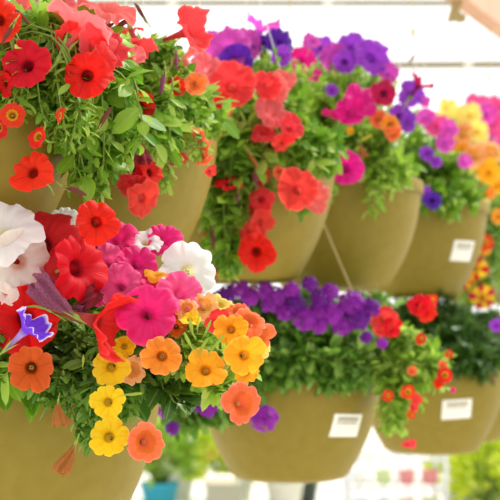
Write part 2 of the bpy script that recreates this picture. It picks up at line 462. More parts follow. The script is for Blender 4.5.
def plant(name, label, cat, pot, clumps, flowers, lk='oval', lmat='mid', L=.026, ratio=.52, group=None, kind='petunia', nl=13, off=(0, 0)):
    SEED[0] += 1; rg = random.Random(SEED[0]*101)
    global POTC; POTC = pot
    x, y, rim = pot; root = Vector((x+off[0], y+off[1], rim-.015))
    e = empty(name, root, label, cat, group)
    if clumps: build_foliage(e, root, clumps, lk, lmat, L, ratio, rg, nl)
    cols = set(f[4] for f in flowers if len(f) == 6)
    nf = 0
    for f in flowers:
        px, py, d, dia, c, fc = f[:6]; kd = kind
        if len(f) > 6: kd = f[6]
        D = dia/F*d; loc = at(px, py, d)-root
        if kd in ('bud', 'wilted'):     # dia = length; fc = direction it points
            o = link('flower_bud' if kd == 'bud' else 'wilted_flower', bud_mesh(c, 'bud' if kd == 'bud' else 'wilt'), e)
            q = face_q(fc, rg.uniform(0, 6) if kd == 'bud' else 0.3)
            o.rotation_mode = 'QUATERNION'; o.rotation_quaternion = q; o.scale = (D,)*3; o.location = loc-q @ Vector((0, 0, D*.5))
            link('calyx', budcalyx(), o)
            tag(o, {'maroon': 'dull maroon', 'mauve': 'mauve', 'yellow': 'yellow green', 'tan': 'tan papery', 'wine': 'dark wine red', 'coral': 'coral', 'green': 'green'}[c]+(' closed bud' if kd == 'bud' else ' shrivelled flower'))
            continue
        if kd == 'verbena':
            o = link('flower_head', verbena_mesh(c, rg.randrange(3)), e)
            q = face_q(fc, rg.uniform(0, 6)); o.rotation_mode = 'QUATERNION'; o.rotation_quaternion = q; o.scale = (D,)*3; o.location = loc
            continue
        var = rg.randrange(5)
        o = link('flower', corolla(kd, var, c), e)
        q = face_q(fc, rg.uniform(0, 6)); o.rotation_mode = 'QUATERNION'; o.rotation_quaternion = q
        o.scale = (D*1.04,)*3; o.location = loc
        if len(cols) > 1: o['label'] = CN[c]+' flower'
        link('calyx', calyx_mesh(kd), o)
        if kd == 'calibrachoa' or c in ('white',): link('stamens', eye_mesh('dark' if c in ('red', 'scarlet') and kd == 'petunia' else 'gold'), o)
    return e

U, Lw = EYE+.272, EYE-.04
p1 = (-.31, 1.29, U); p2 = (-.19, 1.63, U); p3 = (-.022, 1.95, U); p4 = (.15, 2.29, U); p5 = (.335, 2.67, U); p6 = (.578, 3.15, U)
pA = (-.25, 1.45, Lw); pB = (.065, 2.12, Lw); pC = (.366, 2.62, Lw); pD = (.472, 2.93, Lw)
RAIL = .762
up = dict(h=.36, a=(40, 160, 280), end=EYE+RAIL); lo = dict(h=.36, a=(82, 202, 322), flat=True, end=EYE+RAIL)
make_pot(*p1, 'olive hanging pot at upper left edge, nearest of the upper row, under scarlet petunias', up)
make_pot(*p2, 'upper olive hanging pot with coral blooms at its right rim, beside the dangling red strand', up)
make_pot(*p3, 'upper olive hanging pot with red petunias trailing down its left side', up)
make_pot(*p4, 'upper olive hanging pot below a round magenta petunia, crossed by a tan strap', up)
make_pot(*p5, 'upper olive hanging pot with a white sticker on its right flank', up, (40, .52, .060, .040, .0))
make_pot(*p6, 'farthest upper hanging pot, behind the striped yellow and red flowers', up)
make_pot(*pA, 'large near olive hanging pot at lower left under yellow and orange blooms', lo)
make_pot(*pB, 'lower olive hanging pot in the middle, with purple verbena and a white sticker', lo, (39, .50, .060, .036, -.05))
make_pot(*pC, 'lower right olive hanging pot with a white sticker, under the red strand', dict(h=.118, a=(60, 180, 300), end=EYE+.08), (13, .50, .060, .038, .05))
make_pot(*pD, 'lower olive hanging pot at right edge, half hidden behind a stickered one', dict(h=.36, a=(60, 180, 300), end=EYE+RAIL))

G = (0, 0, 1)
# ---- pot 1
plant('petunia_plant', 'scarlet petunia plant trailing from the nearest upper pot at left', 'flowering plant', p1,
  [(-10, 45, 1.24, 50, 30, .08, 26), (45, 42, 1.22, 36, 12, .02, 12), (50, 85, 1.22, 50, 34, .05, 34), (90, 112, 1.25, 50, 38, .04, 44), (40, 105, 1.22, 60, 26, .03, 26), (105, 145, 1.24, 48, 40, .03, 36), (88, 180, 1.22, 26, 34, .02, 18), (110, 75, 1.30, 34, 24, .03, 18), (-60, 60, 1.3, 60, 50, .1, 14)],
  [(0, 18, 1.13, 46, 'scarlet', (.3, .1, 1)), (25, 64, 1.13, 50, 'scarlet', (-.25, .15, 1)), (87, 75, 1.14, 48, 'red', (.05, -.1, 1)),
   (30, 171, 1.13, 46, 'scarlet', (-.35, .25, .9)), (97, 221, 1.16, 44, 'scarlet', (.25, .05, 1)), (3, 84, 1.14, 26, 'scarlet', (-.6, -.2, .6)),
   (8, 33, 1.12, 26, 'maroon', (-.5, -.9, .1), 'bud'), (75, 191, 1.15, 28, 'maroon', (.9, -.35, .3), 'bud'), (105, 118, 1.16, 26, 'maroon', (.5, .8, .2), 'bud'), (24, 18, 1.14, 22, 'maroon', (.6, -.7, .2), 'bud')],
  lmat='fresh', L=.027, ratio=.56, group='petunia plants')
plant('calibrachoa_plant', 'small red calibrachoa with yellow eyes over rim of the nearest upper pot', 'flowering plant', p1,
  [(20, 105, 1.17, 40, 22, .03, 16), (60, 130, 1.17, 34, 22, .03, 18), (85, 125, 1.17, 26, 40, .03, 16)],
  [(12, 115, 1.12, 27, 'smallred', (.1, 0, 1)), (-3, 128, 1.13, 24, 'smallred', (-.3, -.3, 1)), (37, 136, 1.12, 24, 'smallred', (-.5, .2, .8)), (61, 116, 1.13, 16, 'smallred', (.9, -.2, .3))],
  lk='narrow', lmat='fresh', L=.014, ratio=.36, kind='calibrachoa', nl=18, off=(.05, -.08), group='calibrachoa plants')
# ---- pot 2
plant('petunia_plant', 'red petunia plant with drooping and withered blooms, above the pink flowers', 'flowering plant', p2,
  [(130, 80, 1.52, 60, 50, .08, 40), (165, 110, 1.5, 50, 40, .06, 34), (140, 150, 1.42, 40, 36, .04, 26), (95, 70, 1.55, 60, 60, .1, 20), (185, 125, 1.52, 32, 24, .04, 16), (142, 190, 1.45, 16, 16, .01, 5), (150, 45, 1.46, 14, 8, .02, 5), (200, 122, 1.54, 9, 12, .02, 8), (160,60,1.5,34,18,.04,14), (60, 120, 1.5, 40, 40, .05, 10)],
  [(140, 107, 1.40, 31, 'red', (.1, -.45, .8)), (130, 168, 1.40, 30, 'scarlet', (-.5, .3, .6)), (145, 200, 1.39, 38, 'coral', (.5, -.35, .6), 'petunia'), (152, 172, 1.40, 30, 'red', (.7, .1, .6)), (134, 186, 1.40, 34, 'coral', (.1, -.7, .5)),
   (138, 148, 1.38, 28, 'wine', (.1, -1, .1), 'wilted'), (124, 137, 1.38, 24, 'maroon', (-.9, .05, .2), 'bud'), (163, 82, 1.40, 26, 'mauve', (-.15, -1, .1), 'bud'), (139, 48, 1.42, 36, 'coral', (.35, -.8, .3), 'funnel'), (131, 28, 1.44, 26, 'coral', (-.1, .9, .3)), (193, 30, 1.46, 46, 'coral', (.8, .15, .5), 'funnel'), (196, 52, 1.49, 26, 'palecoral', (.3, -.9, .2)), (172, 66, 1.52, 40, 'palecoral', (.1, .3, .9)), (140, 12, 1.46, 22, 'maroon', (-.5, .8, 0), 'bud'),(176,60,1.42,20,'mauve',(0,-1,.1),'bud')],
  lmat='fresh', L=.027, ratio=.5, group='petunia plants')
plant('petunia_plant', 'coral petunia plant, petals coloured pale for backlight, along the top left', 'flowering plant', p1,
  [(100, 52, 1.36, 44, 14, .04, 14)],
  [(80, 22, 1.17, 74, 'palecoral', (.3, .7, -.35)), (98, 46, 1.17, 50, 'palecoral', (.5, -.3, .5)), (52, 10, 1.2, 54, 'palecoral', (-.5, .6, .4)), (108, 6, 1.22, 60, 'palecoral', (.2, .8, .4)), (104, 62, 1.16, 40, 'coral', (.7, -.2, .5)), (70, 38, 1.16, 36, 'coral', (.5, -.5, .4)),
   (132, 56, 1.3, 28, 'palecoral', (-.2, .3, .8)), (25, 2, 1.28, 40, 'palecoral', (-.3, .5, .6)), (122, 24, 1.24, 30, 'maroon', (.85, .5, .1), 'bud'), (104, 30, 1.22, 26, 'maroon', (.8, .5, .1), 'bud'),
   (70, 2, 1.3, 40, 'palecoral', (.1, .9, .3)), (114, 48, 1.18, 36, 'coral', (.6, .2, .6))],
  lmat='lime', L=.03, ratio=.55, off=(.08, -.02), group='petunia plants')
plant('calibrachoa_plant', 'coral calibrachoa spilling over right rim of the second upper pot', 'flowering plant', p2,
  [(178, 100, 1.52, 28, 36, .05, 32), (165, 150, 1.46, 34, 16, .03, 18), (195, 150, 1.5, 14, 12, .02, 8), (160, 70, 1.5, 40, 30, .05, 26), (150, 120, 1.43, 40, 30, .03, 26), (160, 178, 1.44, 12, 12, .02, 6)],
  [(193, 131, 1.46, 19, 'salmon', (-.2, .8, -.2)), (206, 138, 1.47, 19, 'salmon', (.8, .4, .1)), (208, 150, 1.46, 20, 'salmon', (.8, -.2, -.2)), (205, 162, 1.46, 18, 'salmon', (.3, -.8, .2)), (211, 171, 1.48, 14, 'coral', (.4, -.5, .6)), (176, 86, 1.44, 21, 'smallred', (-.2, -.3, 1)), (196, 84, 1.45, 24, 'salmon', (.1, -.3, 1)), (183, 158, 1.45, 12, 'coral', (.5, .2, .7)), (172, 165, 1.44, 16, 'coral', (-.9, -.5, .1), 'bud')],
  lk='narrow', lmat='lime', L=.015, ratio=.36, kind='calibrachoa', nl=18, off=(.08, -.06), group='calibrachoa plants')  # lighter leaf colour stands in for haze around the upper row
# ---- pot 3
plant('petunia_plant', 'coral red petunia plant with a long strand hanging down the third upper pot', 'flowering plant', p3,
  [(235, 130, 1.85, 44, 44, .06, 44), (280, 130, 1.84, 40, 40, .06, 40), (228, 195, 1.80, 22, 34, .03, 26), (222, 240, 1.80, 18, 34, .03, 26), (236, 262, 1.79, 14, 22, .02, 12), (300, 160, 1.84, 34, 16, .05, 20), (250, 80, 1.9, 50, 40, .08, 24), (310, 208, 1.80, 14, 6, .02, 4), (250, 165, 1.8, 40, 16, .04, 20), (312, 158, 1.87, 10, 12, .03, 12), (262, 190, 1.79, 14, 26, .02, 10)],
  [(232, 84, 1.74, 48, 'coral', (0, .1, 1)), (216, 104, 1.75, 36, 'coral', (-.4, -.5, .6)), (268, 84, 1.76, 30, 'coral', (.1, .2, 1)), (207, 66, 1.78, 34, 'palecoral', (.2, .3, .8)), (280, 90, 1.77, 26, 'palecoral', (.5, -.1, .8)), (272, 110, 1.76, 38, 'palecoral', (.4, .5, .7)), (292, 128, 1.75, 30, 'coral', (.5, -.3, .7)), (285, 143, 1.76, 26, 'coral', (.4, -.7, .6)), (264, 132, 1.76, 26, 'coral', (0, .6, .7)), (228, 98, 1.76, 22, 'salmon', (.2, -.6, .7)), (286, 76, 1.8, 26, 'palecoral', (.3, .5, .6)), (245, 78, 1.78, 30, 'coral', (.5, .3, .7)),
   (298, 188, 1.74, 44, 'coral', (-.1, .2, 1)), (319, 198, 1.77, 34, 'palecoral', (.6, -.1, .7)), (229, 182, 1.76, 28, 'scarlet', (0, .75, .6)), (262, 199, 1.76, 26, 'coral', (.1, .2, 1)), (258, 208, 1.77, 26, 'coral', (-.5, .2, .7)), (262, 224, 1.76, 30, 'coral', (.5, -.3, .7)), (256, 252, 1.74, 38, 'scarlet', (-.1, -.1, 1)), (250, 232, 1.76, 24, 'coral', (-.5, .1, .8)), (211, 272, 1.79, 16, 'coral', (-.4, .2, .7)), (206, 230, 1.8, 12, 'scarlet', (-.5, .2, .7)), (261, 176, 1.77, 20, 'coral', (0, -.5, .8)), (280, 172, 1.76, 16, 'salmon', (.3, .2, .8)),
   (216, 127, 1.76, 24, 'mauve', (0, -1, .1), 'bud'), (252, 158, 1.76, 26, 'tan', (.5, -.8, .1), 'bud'), (256, 178, 1.76, 18, 'mauve', (0, -1, .1), 'bud'), (213, 238, 1.76, 24, 'maroon', (.1, -1, .1), 'bud'), (237, 196, 1.76, 16, 'mauve', (.1, -1, .1), 'bud')],
  lmat='fresh', L=.027, ratio=.5, group='petunia plants')  # leaf colour chosen lighter in place of haze
plant('petunia_plant', 'orchid and deep violet petunia plant standing behind the coral red one', 'flowering plant', p3,
  [(255, 60, 2.0, 56, 30, .08, 22), (290, 85, 1.98, 40, 34, .06, 26)],
  [(226, 46, 1.88, 52, 'orchid', (-.3, .4, .8)), (246, 44, 1.92, 34, 'orchid', (.2, .3, .8)), (236, 62, 1.86, 38, 'deepviolet', (.1, -.3, .9)), (205, 45, 1.92, 34, 'orchid', (-.5, .1, .7)), (262, 24, 1.95, 36, 'orchid', (.3, .8, .2), 'funnel'), (262, 42, 1.93, 26, 'deepviolet', (-.2, .5, .7)), (281, 41, 1.92, 30, 'deepviolet', (.3, .3, .8)), (205, 60, 1.93, 26, 'magenta', (0, .2, .8)), (250, 34, 1.96, 26, 'orchid', (0, .6, .7)), (313, 40, 1.95, 20, 'orchid', (.2, .4, .7)), (282, 56, 1.9, 22, 'violet', (.2, 0, .9)), (262, 58, 1.88, 16, 'wine', (-.1, -1, .1), 'bud')],
  lmat='lime', L=.026, ratio=.45, off=(.02, .05), group='petunia plants')
# ---- pot 4
plant('petunia_plant', 'magenta petunia plant in light green foliage above the strap-crossed pot', 'flowering plant', p4,
  [(330, 115, 2.2, 50, 44, .08, 60), (370, 140, 2.16, 48, 36, .06, 50), (310, 90, 2.2, 30, 40, .06, 30), (350, 165, 2.16, 40, 18, .03, 24), (355, 80, 2.22, 44, 26, .07, 30), (330, 186, 2.11, 12, 10, .02, 5), (392, 172, 2.13, 26, 16, .03, 24), (375,205,2.12,8,14,.01,3)],
  [(346, 167, 1.97, 38, 'magenta', (.05, .1, 1)), (362, 100, 2.06, 38, 'magenta', (.35, .35, .8)), (350, 110, 2.06, 30, 'magenta', (-.3, -.2, .8)), (301, 60, 2.1, 32, 'magenta', (0, .1, 1)), (305, 72, 2.12, 24, 'magenta', (.2, -.4, .8)), (384, 93, 2.06, 26, 'darkmag', (-.1, -.1, 1)), (335, 114, 2.08, 11, 'pink', (0, 0, 1)), (326, 112, 2.08, 8, 'pink', (0, 0, 1)), (300, 87, 2.1, 13, 'orchid', (0, 0, 1)), (317, 76, 2.1, 14, 'magenta', (.2, 0, 1)), (332, 90, 2.1, 14, 'violet', (.2, 0, 1)), (421, 82, 2.1, 26, 'darkmag', (.5, .7, .2), 'funnel')],
  lmat='lime', L=.028, ratio=.42, group='petunia plants')
plant('petunia_plant', 'violet petunia plant on top of the fourth upper pot, against the bright sky', 'flowering plant', p4,
  [(365, 75, 2.28, 44, 24, .06, 24), (325, 60, 2.3, 30, 24, .06, 18)],
  [(373, 56, 2.14, 38, 'violet', (.3, .1, .9)), (350, 46, 2.18, 34, 'violet', (-.3, .3, .8)), (334, 56, 2.18, 30, 'orchid', (-.3, .1, .8)), (345, 62, 2.15, 24, 'violet', (0, -.3, .8)), (320, 46, 2.2, 26, 'violet', (-.2, .2, .8)), (390, 72, 2.16, 26, 'orchid', (.5, -.1, .7)), (412, 94, 2.14, 28, 'violet', (.3, -.2, .8)), (400, 118, 2.12, 28, 'violet', (.1, -.4, .8)), (409, 122, 2.12, 22, 'violet', (.4, -.2, .7)), (382, 66, 2.18, 26, 'violet', (.3, .4, .7)), (425, 100, 2.16, 14, 'orchid', (.4, .1, .7)), (412, 58, 2.15, 12, 'wine', (.5, .7, 0), 'bud'), (314, 14, 2.2, 10, 'green', (0, 1, 0), 'bud')],
  lmat='lime', L=.026, ratio=.42, off=(.02, .05), group='petunia plants')
plant('calibrachoa_plant', 'orange calibrachoa between the violet petunias and the green foliage', 'flowering plant', p4,
  [(385, 135, 2.12, 26, 16, .03, 14)],
  [(378, 118, 2.06, 20, 'salmon', (-.3, .1, .9)), (391, 124, 2.05, 22, 'orange', (.1, .2, 1)), (394, 134, 2.05, 18, 'salmon', (.2, -.5, .8)), (350, 131, 2.07, 8, 'gold', (0, 0, 1)), (362, 150, 2.06, 14, 'tan', (.3, -.9, .1), 'wilted'), (366,138,2.06,16,'yellow',(.6,.3,.1),'bud')],
  lk='narrow', lmat='lime', L=.018, ratio=.36, kind='calibrachoa', off=(.05, -.05), group='calibrachoa plants')
# ---- pot 5
plant('petunia_plant', 'leafy green petunia plant with few violet blooms, above the upper stickered pot', 'flowering plant', p5,
  [(410, 160, 2.6, 40, 34, .06, 60), (445, 175, 2.56, 34, 32, .06, 50), (430, 135, 2.62, 40, 26, .06, 30), (450, 205, 2.5, 20, 12, .02, 12), (400, 190, 2.52, 20, 10, .03, 12), (418, 205, 2.5, 10, 14, .02, 5), (470, 195, 2.55, 16, 22, .03, 14)],
  [(432, 201, 2.44, 20, 'deepviolet', (-.3, -.4, .8)), (427, 153, 2.46, 16, 'violet', (0, .1, 1)), (436, 162, 2.46, 12, 'violet', (0, -.2, 1)), (445, 142, 2.47, 20, 'orchid', (.1, .1, 1)), (437, 124, 2.5, 26, 'lightpink', (-.2, .3, .8)), (426, 116, 2.5, 22, 'orchid', (-.2, .3, .8)), (450, 128, 2.48, 20, 'orchid', (.2, .1, .8)), (465, 161, 2.46, 16, 'orchid', (.2, 0, .8)), (424, 192, 2.45, 14, 'violet', (-.3, .3, .8))],
  lmat='fresh', L=.03, ratio=.45, group='petunia plants')
# ---- pot 6
plant('calibrachoa_plant', 'lemon, peach and orange calibrachoa plant of the farthest upper pot at right', 'flowering plant', p6,
  [(470, 160, 3.0, 34, 50, .06, 60), (490, 210, 2.95, 26, 30, .05, 44), (492, 260, 2.95, 20, 40, .04, 50), (470, 225, 2.96, 12, 14, .03, 8), (480, 300, 2.98, 24, 20, .04, 24)],
  [(455, 118, 2.9, 26, 'lemon', (-.2, .2, .9)), (470, 113, 2.9, 26, 'lemon', (0, .4, .9)), (463, 133, 2.88, 26, 'peach', (0, 0, 1)), (448, 106, 2.92, 20, 'lemon', (-.2, .4, .8)), (479, 131, 2.88, 24, 'lemon', (.2, 0, 1)), (454, 148, 2.88, 22, 'peach', (-.1, 0, 1)), (474, 155, 2.86, 28, 'peach', (-.3, .2, .9)), (492, 152, 2.86, 26, 'peach', (.2, .2, .9)), (490, 172, 2.85, 26, 'gold', (.1, 0, 1)), (476, 171, 2.86, 16, 'lemon', (-.2, 0, 1)), (485, 194, 2.85, 20, 'orange', (0, -.2, 1)), (471, 189, 2.86, 13, 'gold', (-.2, 0, 1)), (499, 216, 2.86, 16, 'orange', (0, 0, 1)), (462, 150, 2.87, 18, 'gold', (0, .2, 1)), (498, 185, 2.88, 18, 'gold', (0, 0, 1)), (440, 116, 2.93, 18, 'lemon', (-.3, .3, .8))],
  lk='narrow', lmat='lime', L=.024, ratio=.4, kind='calibrachoa', group='calibrachoa plants')
plant('calibrachoa_plant', 'yellow and red striped calibrachoa hanging at the right edge', 'flowering plant', p6,
  [(488, 250, 2.9, 12, 30, .02, 18)],
  [(475, 268, 2.84, 26, 'striped', (-.2, .1, 1)), (465, 280, 2.85, 20, 'striped', (-.5, -.3, .8)), (483, 297, 2.84, 27, 'striped', (.05, 0, 1)), (485, 242, 2.85, 17, 'smallred', (-.2, 0, 1)), (484, 252, 2.86, 14, 'striped', (0, -.6, .7))],
  lk='narrow', lmat='mid', L=.022, ratio=.4, kind='calibrachoa', off=(-.05, -.07), group='calibrachoa plants')
plant('petunia_plant', 'pink petunia plant rising behind the lemon and peach calibrachoa', 'flowering plant', p6,
  [(490, 130, 3.2, 26, 40, .05, 26)],
  [(478, 106, 3.1, 30, 'lightpink', (-.2, .3, .9)), (492, 122, 3.08, 30, 'lightpink', (.1, .1, 1)), (486, 143, 3.05, 28, 'orchid', (0, 0, 1)), (498, 106, 3.1, 26, 'lightpink', (.2, .2, .9)), (497, 140, 3.06, 26, 'lightpink', (.2, .1, .9)), (486, 112, 3.06, 24, 'orchid', (0, .1, .9))],
  lmat='lime', L=.03, ratio=.45, off=(.05, .07), group='petunia plants')
# ---- pot A
plant('petunia_plant', 'white petunia plant in the near lower pot, blooms at both sides of the reds', 'flowering plant', pA,
  [(30, 290, 1.34, 50, 40, .06, 22), (170, 300, 1.36, 34, 34, .05, 18), (-5, 330, 1.26, 16, 40, .03, 8)],
  [(2, 232, 1.17, 76, 'white', (-.15, .45, .85)), (20, 262, 1.175, 68, 'blush', (.35, -.1, .9)), (2, 294, 1.18, 30, 'blush', (-.5, -.3, .7)), (64, 216, 1.26, 26, 'white', (.1, .4, .8)), (146, 240, 1.26, 34, 'white', (.1, .6, .6)), (190, 270, 1.26, 60, 'white', (.3, .15, .9)), (180, 250, 1.28, 34, 'blush', (0, .6, .6)), (60, 287, 1.24, 24, 'white', (-.2, .2, .8))],
  lmat='fresh', L=.028, ratio=.5, off=(.02, -.05), group='petunia plants')
plant('petunia_plant', 'crimson and red petunia plant sprawling over the near lower pot', 'flowering plant', pA,
  [(50, 300, 1.3, 50, 40, .04, 24), (20, 340, 1.25, 40, 30, .04, 16), (90, 300, 1.3, 40, 34, .04, 14), (0, 375, 1.2, 16, 20, .02, 7), (-5, 345, 1.22, 20, 14, .02, 7)],
  [(38, 242, 1.195, 82, 'crimson', (-.2, .35, .9)), (82, 267, 1.17, 68, 'scarlet', (.75, .1, .65)), (26, 318, 1.18, 70, 'scarlet', (.15, .05, 1)), (75, 233, 1.24, 30, 'red', (.1, .6, .6)),
   (109, 325, 1.16, 70, 'cherry', (.93, -.25, .22), 'funnel'), (55, 300, 1.16, 52, 'mauve', (-.75, .6, .1), 'wilted'), (84, 303, 1.18, 34, 'wine', (.7, .5, .2), 'wilted'), (68, 311, 1.18, 30, 'mauve', (.7, -.2, .2), 'wilted'), (125, 301, 1.17, 30, 'maroon', (.85, .35, .1), 'bud')],
  lmat='fresh', L=.032, ratio=.5, off=(-.02, -.08), group='petunia plants')
plant('petunia_plant', 'small violet petunia with white-edged blooms in front of a red one', 'flowering plant', pA,
  [(-5, 355, 1.17, 20, 16, .02, 8)],
  [(31, 325, 1.12, 42, 'picotee', (.6, .55, .15), 'funnel')],
  lmat='mid', L=.026, ratio=.5, off=(-.05, -.09), group='petunia plants')
plant('petunia_plant', 'hot pink petunia plant massed in the middle of the near lower pot', 'flowering plant', pA,
  [(120, 290, 1.38, 60, 40, .06, 24)],
  [(148, 313, 1.17, 60, 'pink', (.1, .15, 1)), (120, 284, 1.21, 46, 'lightpink', (-.1, .3, .9)), (182, 291, 1.2, 48, 'lightpink', (.35, .4, .8)), (117, 237, 1.26, 44, 'pink', (-.1, .5, .7)), (165, 238, 1.27, 36, 'pink', (.2, .3, .8)), (138, 262, 1.23, 42, 'pink', (.2, .3, .8)), (107, 262, 1.23, 40, 'lightpink', (-.2, .2, .9)), (98, 290, 1.22, 34, 'pink', (-.2, -.2, .9)), (158, 290, 1.21, 38, 'pink', (.2, .5, .7)), (125, 312, 1.2, 36, 'pink', (-.4, -.3, .8)), (140, 245, 1.27, 28, 'pink', (.3, .3, .7)), (96, 245, 1.27, 30, 'magenta', (-.2, .3, .7)), (56, 292, 1.24, 14, 'magenta', (0, 0, 1))],
  lmat='mid', L=.03, ratio=.5, group='petunia plants')
plant('calibrachoa_plant', 'yellow calibrachoa plant hanging over the front of the near lower pot', 'flowering plant', pA,
  [(75, 360, 1.26, 40, 28, .03, 46), (60, 385, 1.24, 30, 22, .02, 24), (95, 395, 1.23, 18, 36, .015, 16), (70, 335, 1.26, 36, 14, .03, 20), (150, 350, 1.27, 40, 26, .03, 44), (180, 355, 1.28, 34, 24, .03, 30), (85, 425, 1.24, 8, 20, .01, 6), (125, 400, 1.25, 14, 22, .015, 10)],
  [(110, 368, 1.17, 40, 'yellow', (-.1, -.1, 1)), (107, 402, 1.16, 36, 'yellow', (-.1, .1, 1)), (108, 437, 1.16, 42, 'yellow', (-.05, .15, 1)), (133, 370, 1.19, 32, 'peach', (.5, -.2, .8)), (124, 345, 1.19, 26, 'yellow', (0, .4, .8)), (158, 273, 1.22, 30, 'gold', (.1, .9, .3)), (110, 352, 1.22, 24, 'peach', (0, .3, .9)),
   (83, 360, 1.16, 12, 'green', (.1, .9, .3), 'bud'), (134, 394, 1.15, 18, 'green', (.95, .1, .1), 'bud')],
  lk='narrow', lmat='mid', L=.019, ratio=.36, kind='calibrachoa', nl=17, off=(.06, -.06), group='calibrachoa plants')
plant('calibrachoa_plant', 'golden calibrachoa plant with yellow green stems at the right end of the near lower pot', 'flowering plant', pA,
  [(200, 342, 1.22, 30, 22, .03, 50), (215, 375, 1.23, 30, 12, .02, 26), (235, 350, 1.24, 20, 24, .02, 18)],
  [(205, 368, 1.15, 44, 'gold', (-.05, .45, .9)), (245, 355, 1.15, 42, 'gold', (.15, .05, 1)), (230, 328, 1.17, 36, 'gold', (-.2, .3, .9)), (247, 376, 1.18, 26, 'gold', (.1, -.6, .7)), (203, 305, 1.2, 32, 'peach', (-.1, .5, .8)), (190, 318, 1.18, 22, 'yellow', (0, .6, .6)), (222, 303, 1.21, 26, 'lemon', (.2, .6, .7)), (262, 348, 1.21, 26, 'lemon', (.6, -.1, .7)), (186, 308, 1.19, 26, 'peach', (-.2, .5, .8)), (238, 312, 1.2, 26, 'salmon', (.1, .5, .8)),
   (198, 322, 1.14, 14, 'yellow', (.1, .9, .2), 'bud'), (208, 327, 1.14, 16, 'green', (.4, .9, .2), 'bud'), (191, 326, 1.14, 16, 'green', (-.2, .9, .2), 'bud'), (218, 342, 1.14, 20, 'green', (.6, .7, .2), 'bud'), (204, 345, 1.15, 18, 'green', (.5, .8, .2), 'bud'), (188, 340, 1.15, 18, 'green', (-.4, .8, .2), 'bud')],
  lk='narrow', lmat='lime', L=.019, ratio=.34, kind='calibrachoa', nl=17, off=(.09, -.03), group='calibrachoa plants')
plant('calibrachoa_plant', 'salmon and orange calibrachoa plant on the right of the near lower pot', 'flowering plant', pA,
  [(180, 385, 1.27, 34, 14, .02, 12), (190, 330, 1.3, 40, 24, .03, 20)],
  [(162, 356, 1.15, 42, 'orange', (.05, .05, 1)), (146, 442, 1.15, 42, 'salmon', (.35, .1, .9)), (243, 404, 1.15, 46, 'salmon', (.55, .0, .8)), (250, 321, 1.18, 36, 'salmon', (.25, .5, .8)), (262, 335, 1.19, 34, 'salmon', (.7, 0, .6)), (216, 320, 1.18, 28, 'coral', (-.3, .4, .8)), (180, 310, 1.21, 30, 'rust', (-.1, .3, .9)), (176, 328, 1.2, 22, 'rust', (0, -.4, .8)), (30, 369, 1.14, 48, 'rust', (0, -.15, 1)), (214, 383, 1.18, 12, 'rust', (.2, -.8, .3)),
   (68, 458, 1.15, 32, 'tan', (-.5, -1, .1), 'wilted'), (58, 413, 1.16, 24, 'tan', (0, -1, .1), 'wilted')],
  lk='oval', lmat='dark', L=.036, ratio=.5, kind='calibrachoa', off=(.08, -.02), group='calibrachoa plants')
# ---- pot B
V = 'verbena'
plant('verbena_plant', 'purple verbena plant with clustered flower heads in the middle lower pot', 'flowering plant', pB,
  [(290, 340, 2.02, 60, 34, .06, 70), (350, 350, 2.0, 44, 34, .05, 55), (300, 370, 1.97, 60, 16, .03, 40), (205, 412, 1.94, 40, 16, .03, 36), (240, 380, 1.96, 30, 26, .03, 40), (250, 330, 2.06, 30, 30, .04, 30), (300, 310, 2.12, 70, 16, .07, 30), (275, 298, 2.06, 75, 9, .05, 44), (376, 300, 2.16, 26, 7, .03, 20), (345, 378, 1.97, 30, 14, .02, 16), (180, 425, 1.93, 20, 10, .02, 10)],
  [(x, y, 1.9, d, 'purple' if k % 3 else 'deeppurple', (R_.uniform(-.3, .3), .35, .9), V) for k, (x, y, d) in enumerate(
   [(228, 294, 24), (250, 296, 24), (276, 296, 26), (294, 304, 26), (306, 318, 32), (285, 312, 22), (320, 298, 26), (333, 314, 30), (351, 303, 32), (358, 318, 32), (342, 326, 24), (264, 418, 34), (195, 400, 28), (208, 408, 22), (162, 408, 24), (172, 428, 18), (176, 396, 22), (382, 343, 14), (366, 337, 16), (240, 288, 24), (264, 290, 24), (218, 298, 20), (292, 290, 22), (330, 292, 22), (370, 308, 24), (318, 312, 24), (270, 304, 22), (310, 284, 20), (320, 325, 20), (200,385,18)])],
  lk='oval', lmat='mid', L=.032, ratio=.42, kind=V, nl=14)
plant('calibrachoa_plant', 'scarlet calibrachoa trailing down the right side of the middle lower pot', 'flowering plant', pB,
  [(405, 345, 2.02, 30, 28, .04, 54), (410, 385, 2.0, 26, 26, .03, 44), (395, 420, 2.0, 16, 18, .02, 26), (430, 370, 2.02, 20, 22, .03, 22), (375, 330, 2.04, 24, 16, .03, 18)],
  [(384, 318, 1.92, 28, 'coral', (-.1, .2, 1)), (392, 328, 1.92, 22, 'scarlet', (.3, -.2, 1)), (419, 304, 1.9, 24, 'scarlet', (-.3, .3, .9)), (427, 311, 1.9, 24, 'scarlet', (.4, 0, .9)), (380, 330, 1.93, 16, 'coral', (-.3, -.3, .9)), (388, 396, 1.92, 12, 'smallred', G), (408, 392, 1.92, 15, 'smallred', (-.2, 0, 1)), (416, 399, 1.92, 14, 'coral', (.3, 0, 1)), (411, 415, 1.92, 10, 'smallred', (0, -.3, 1)), (414, 407, 1.93, 10, 'coral', G), (445, 375, 1.94, 16, 'smallred', (-.2, 0, 1)), (439, 383, 1.94, 12, 'scarlet', G), (443, 365, 1.95, 10, 'salmon', G), (449, 354, 1.95, 9, 'smallred', G), (421, 339, 1.93, 12, 'smallred', G), (412, 371, 1.93, 11, 'salmon', G), (409, 445, 1.95, 16, 'coral', (0, -.7, .6)), (432, 300, 1.95, 12, 'smallred', G), (453, 390, 1.95, 6, 'pink', G)],
  lk='narrow', lmat='lime', L=.022, ratio=.42, kind='calibrachoa', nl=15, off=(.08, 0), group='calibrachoa plants')
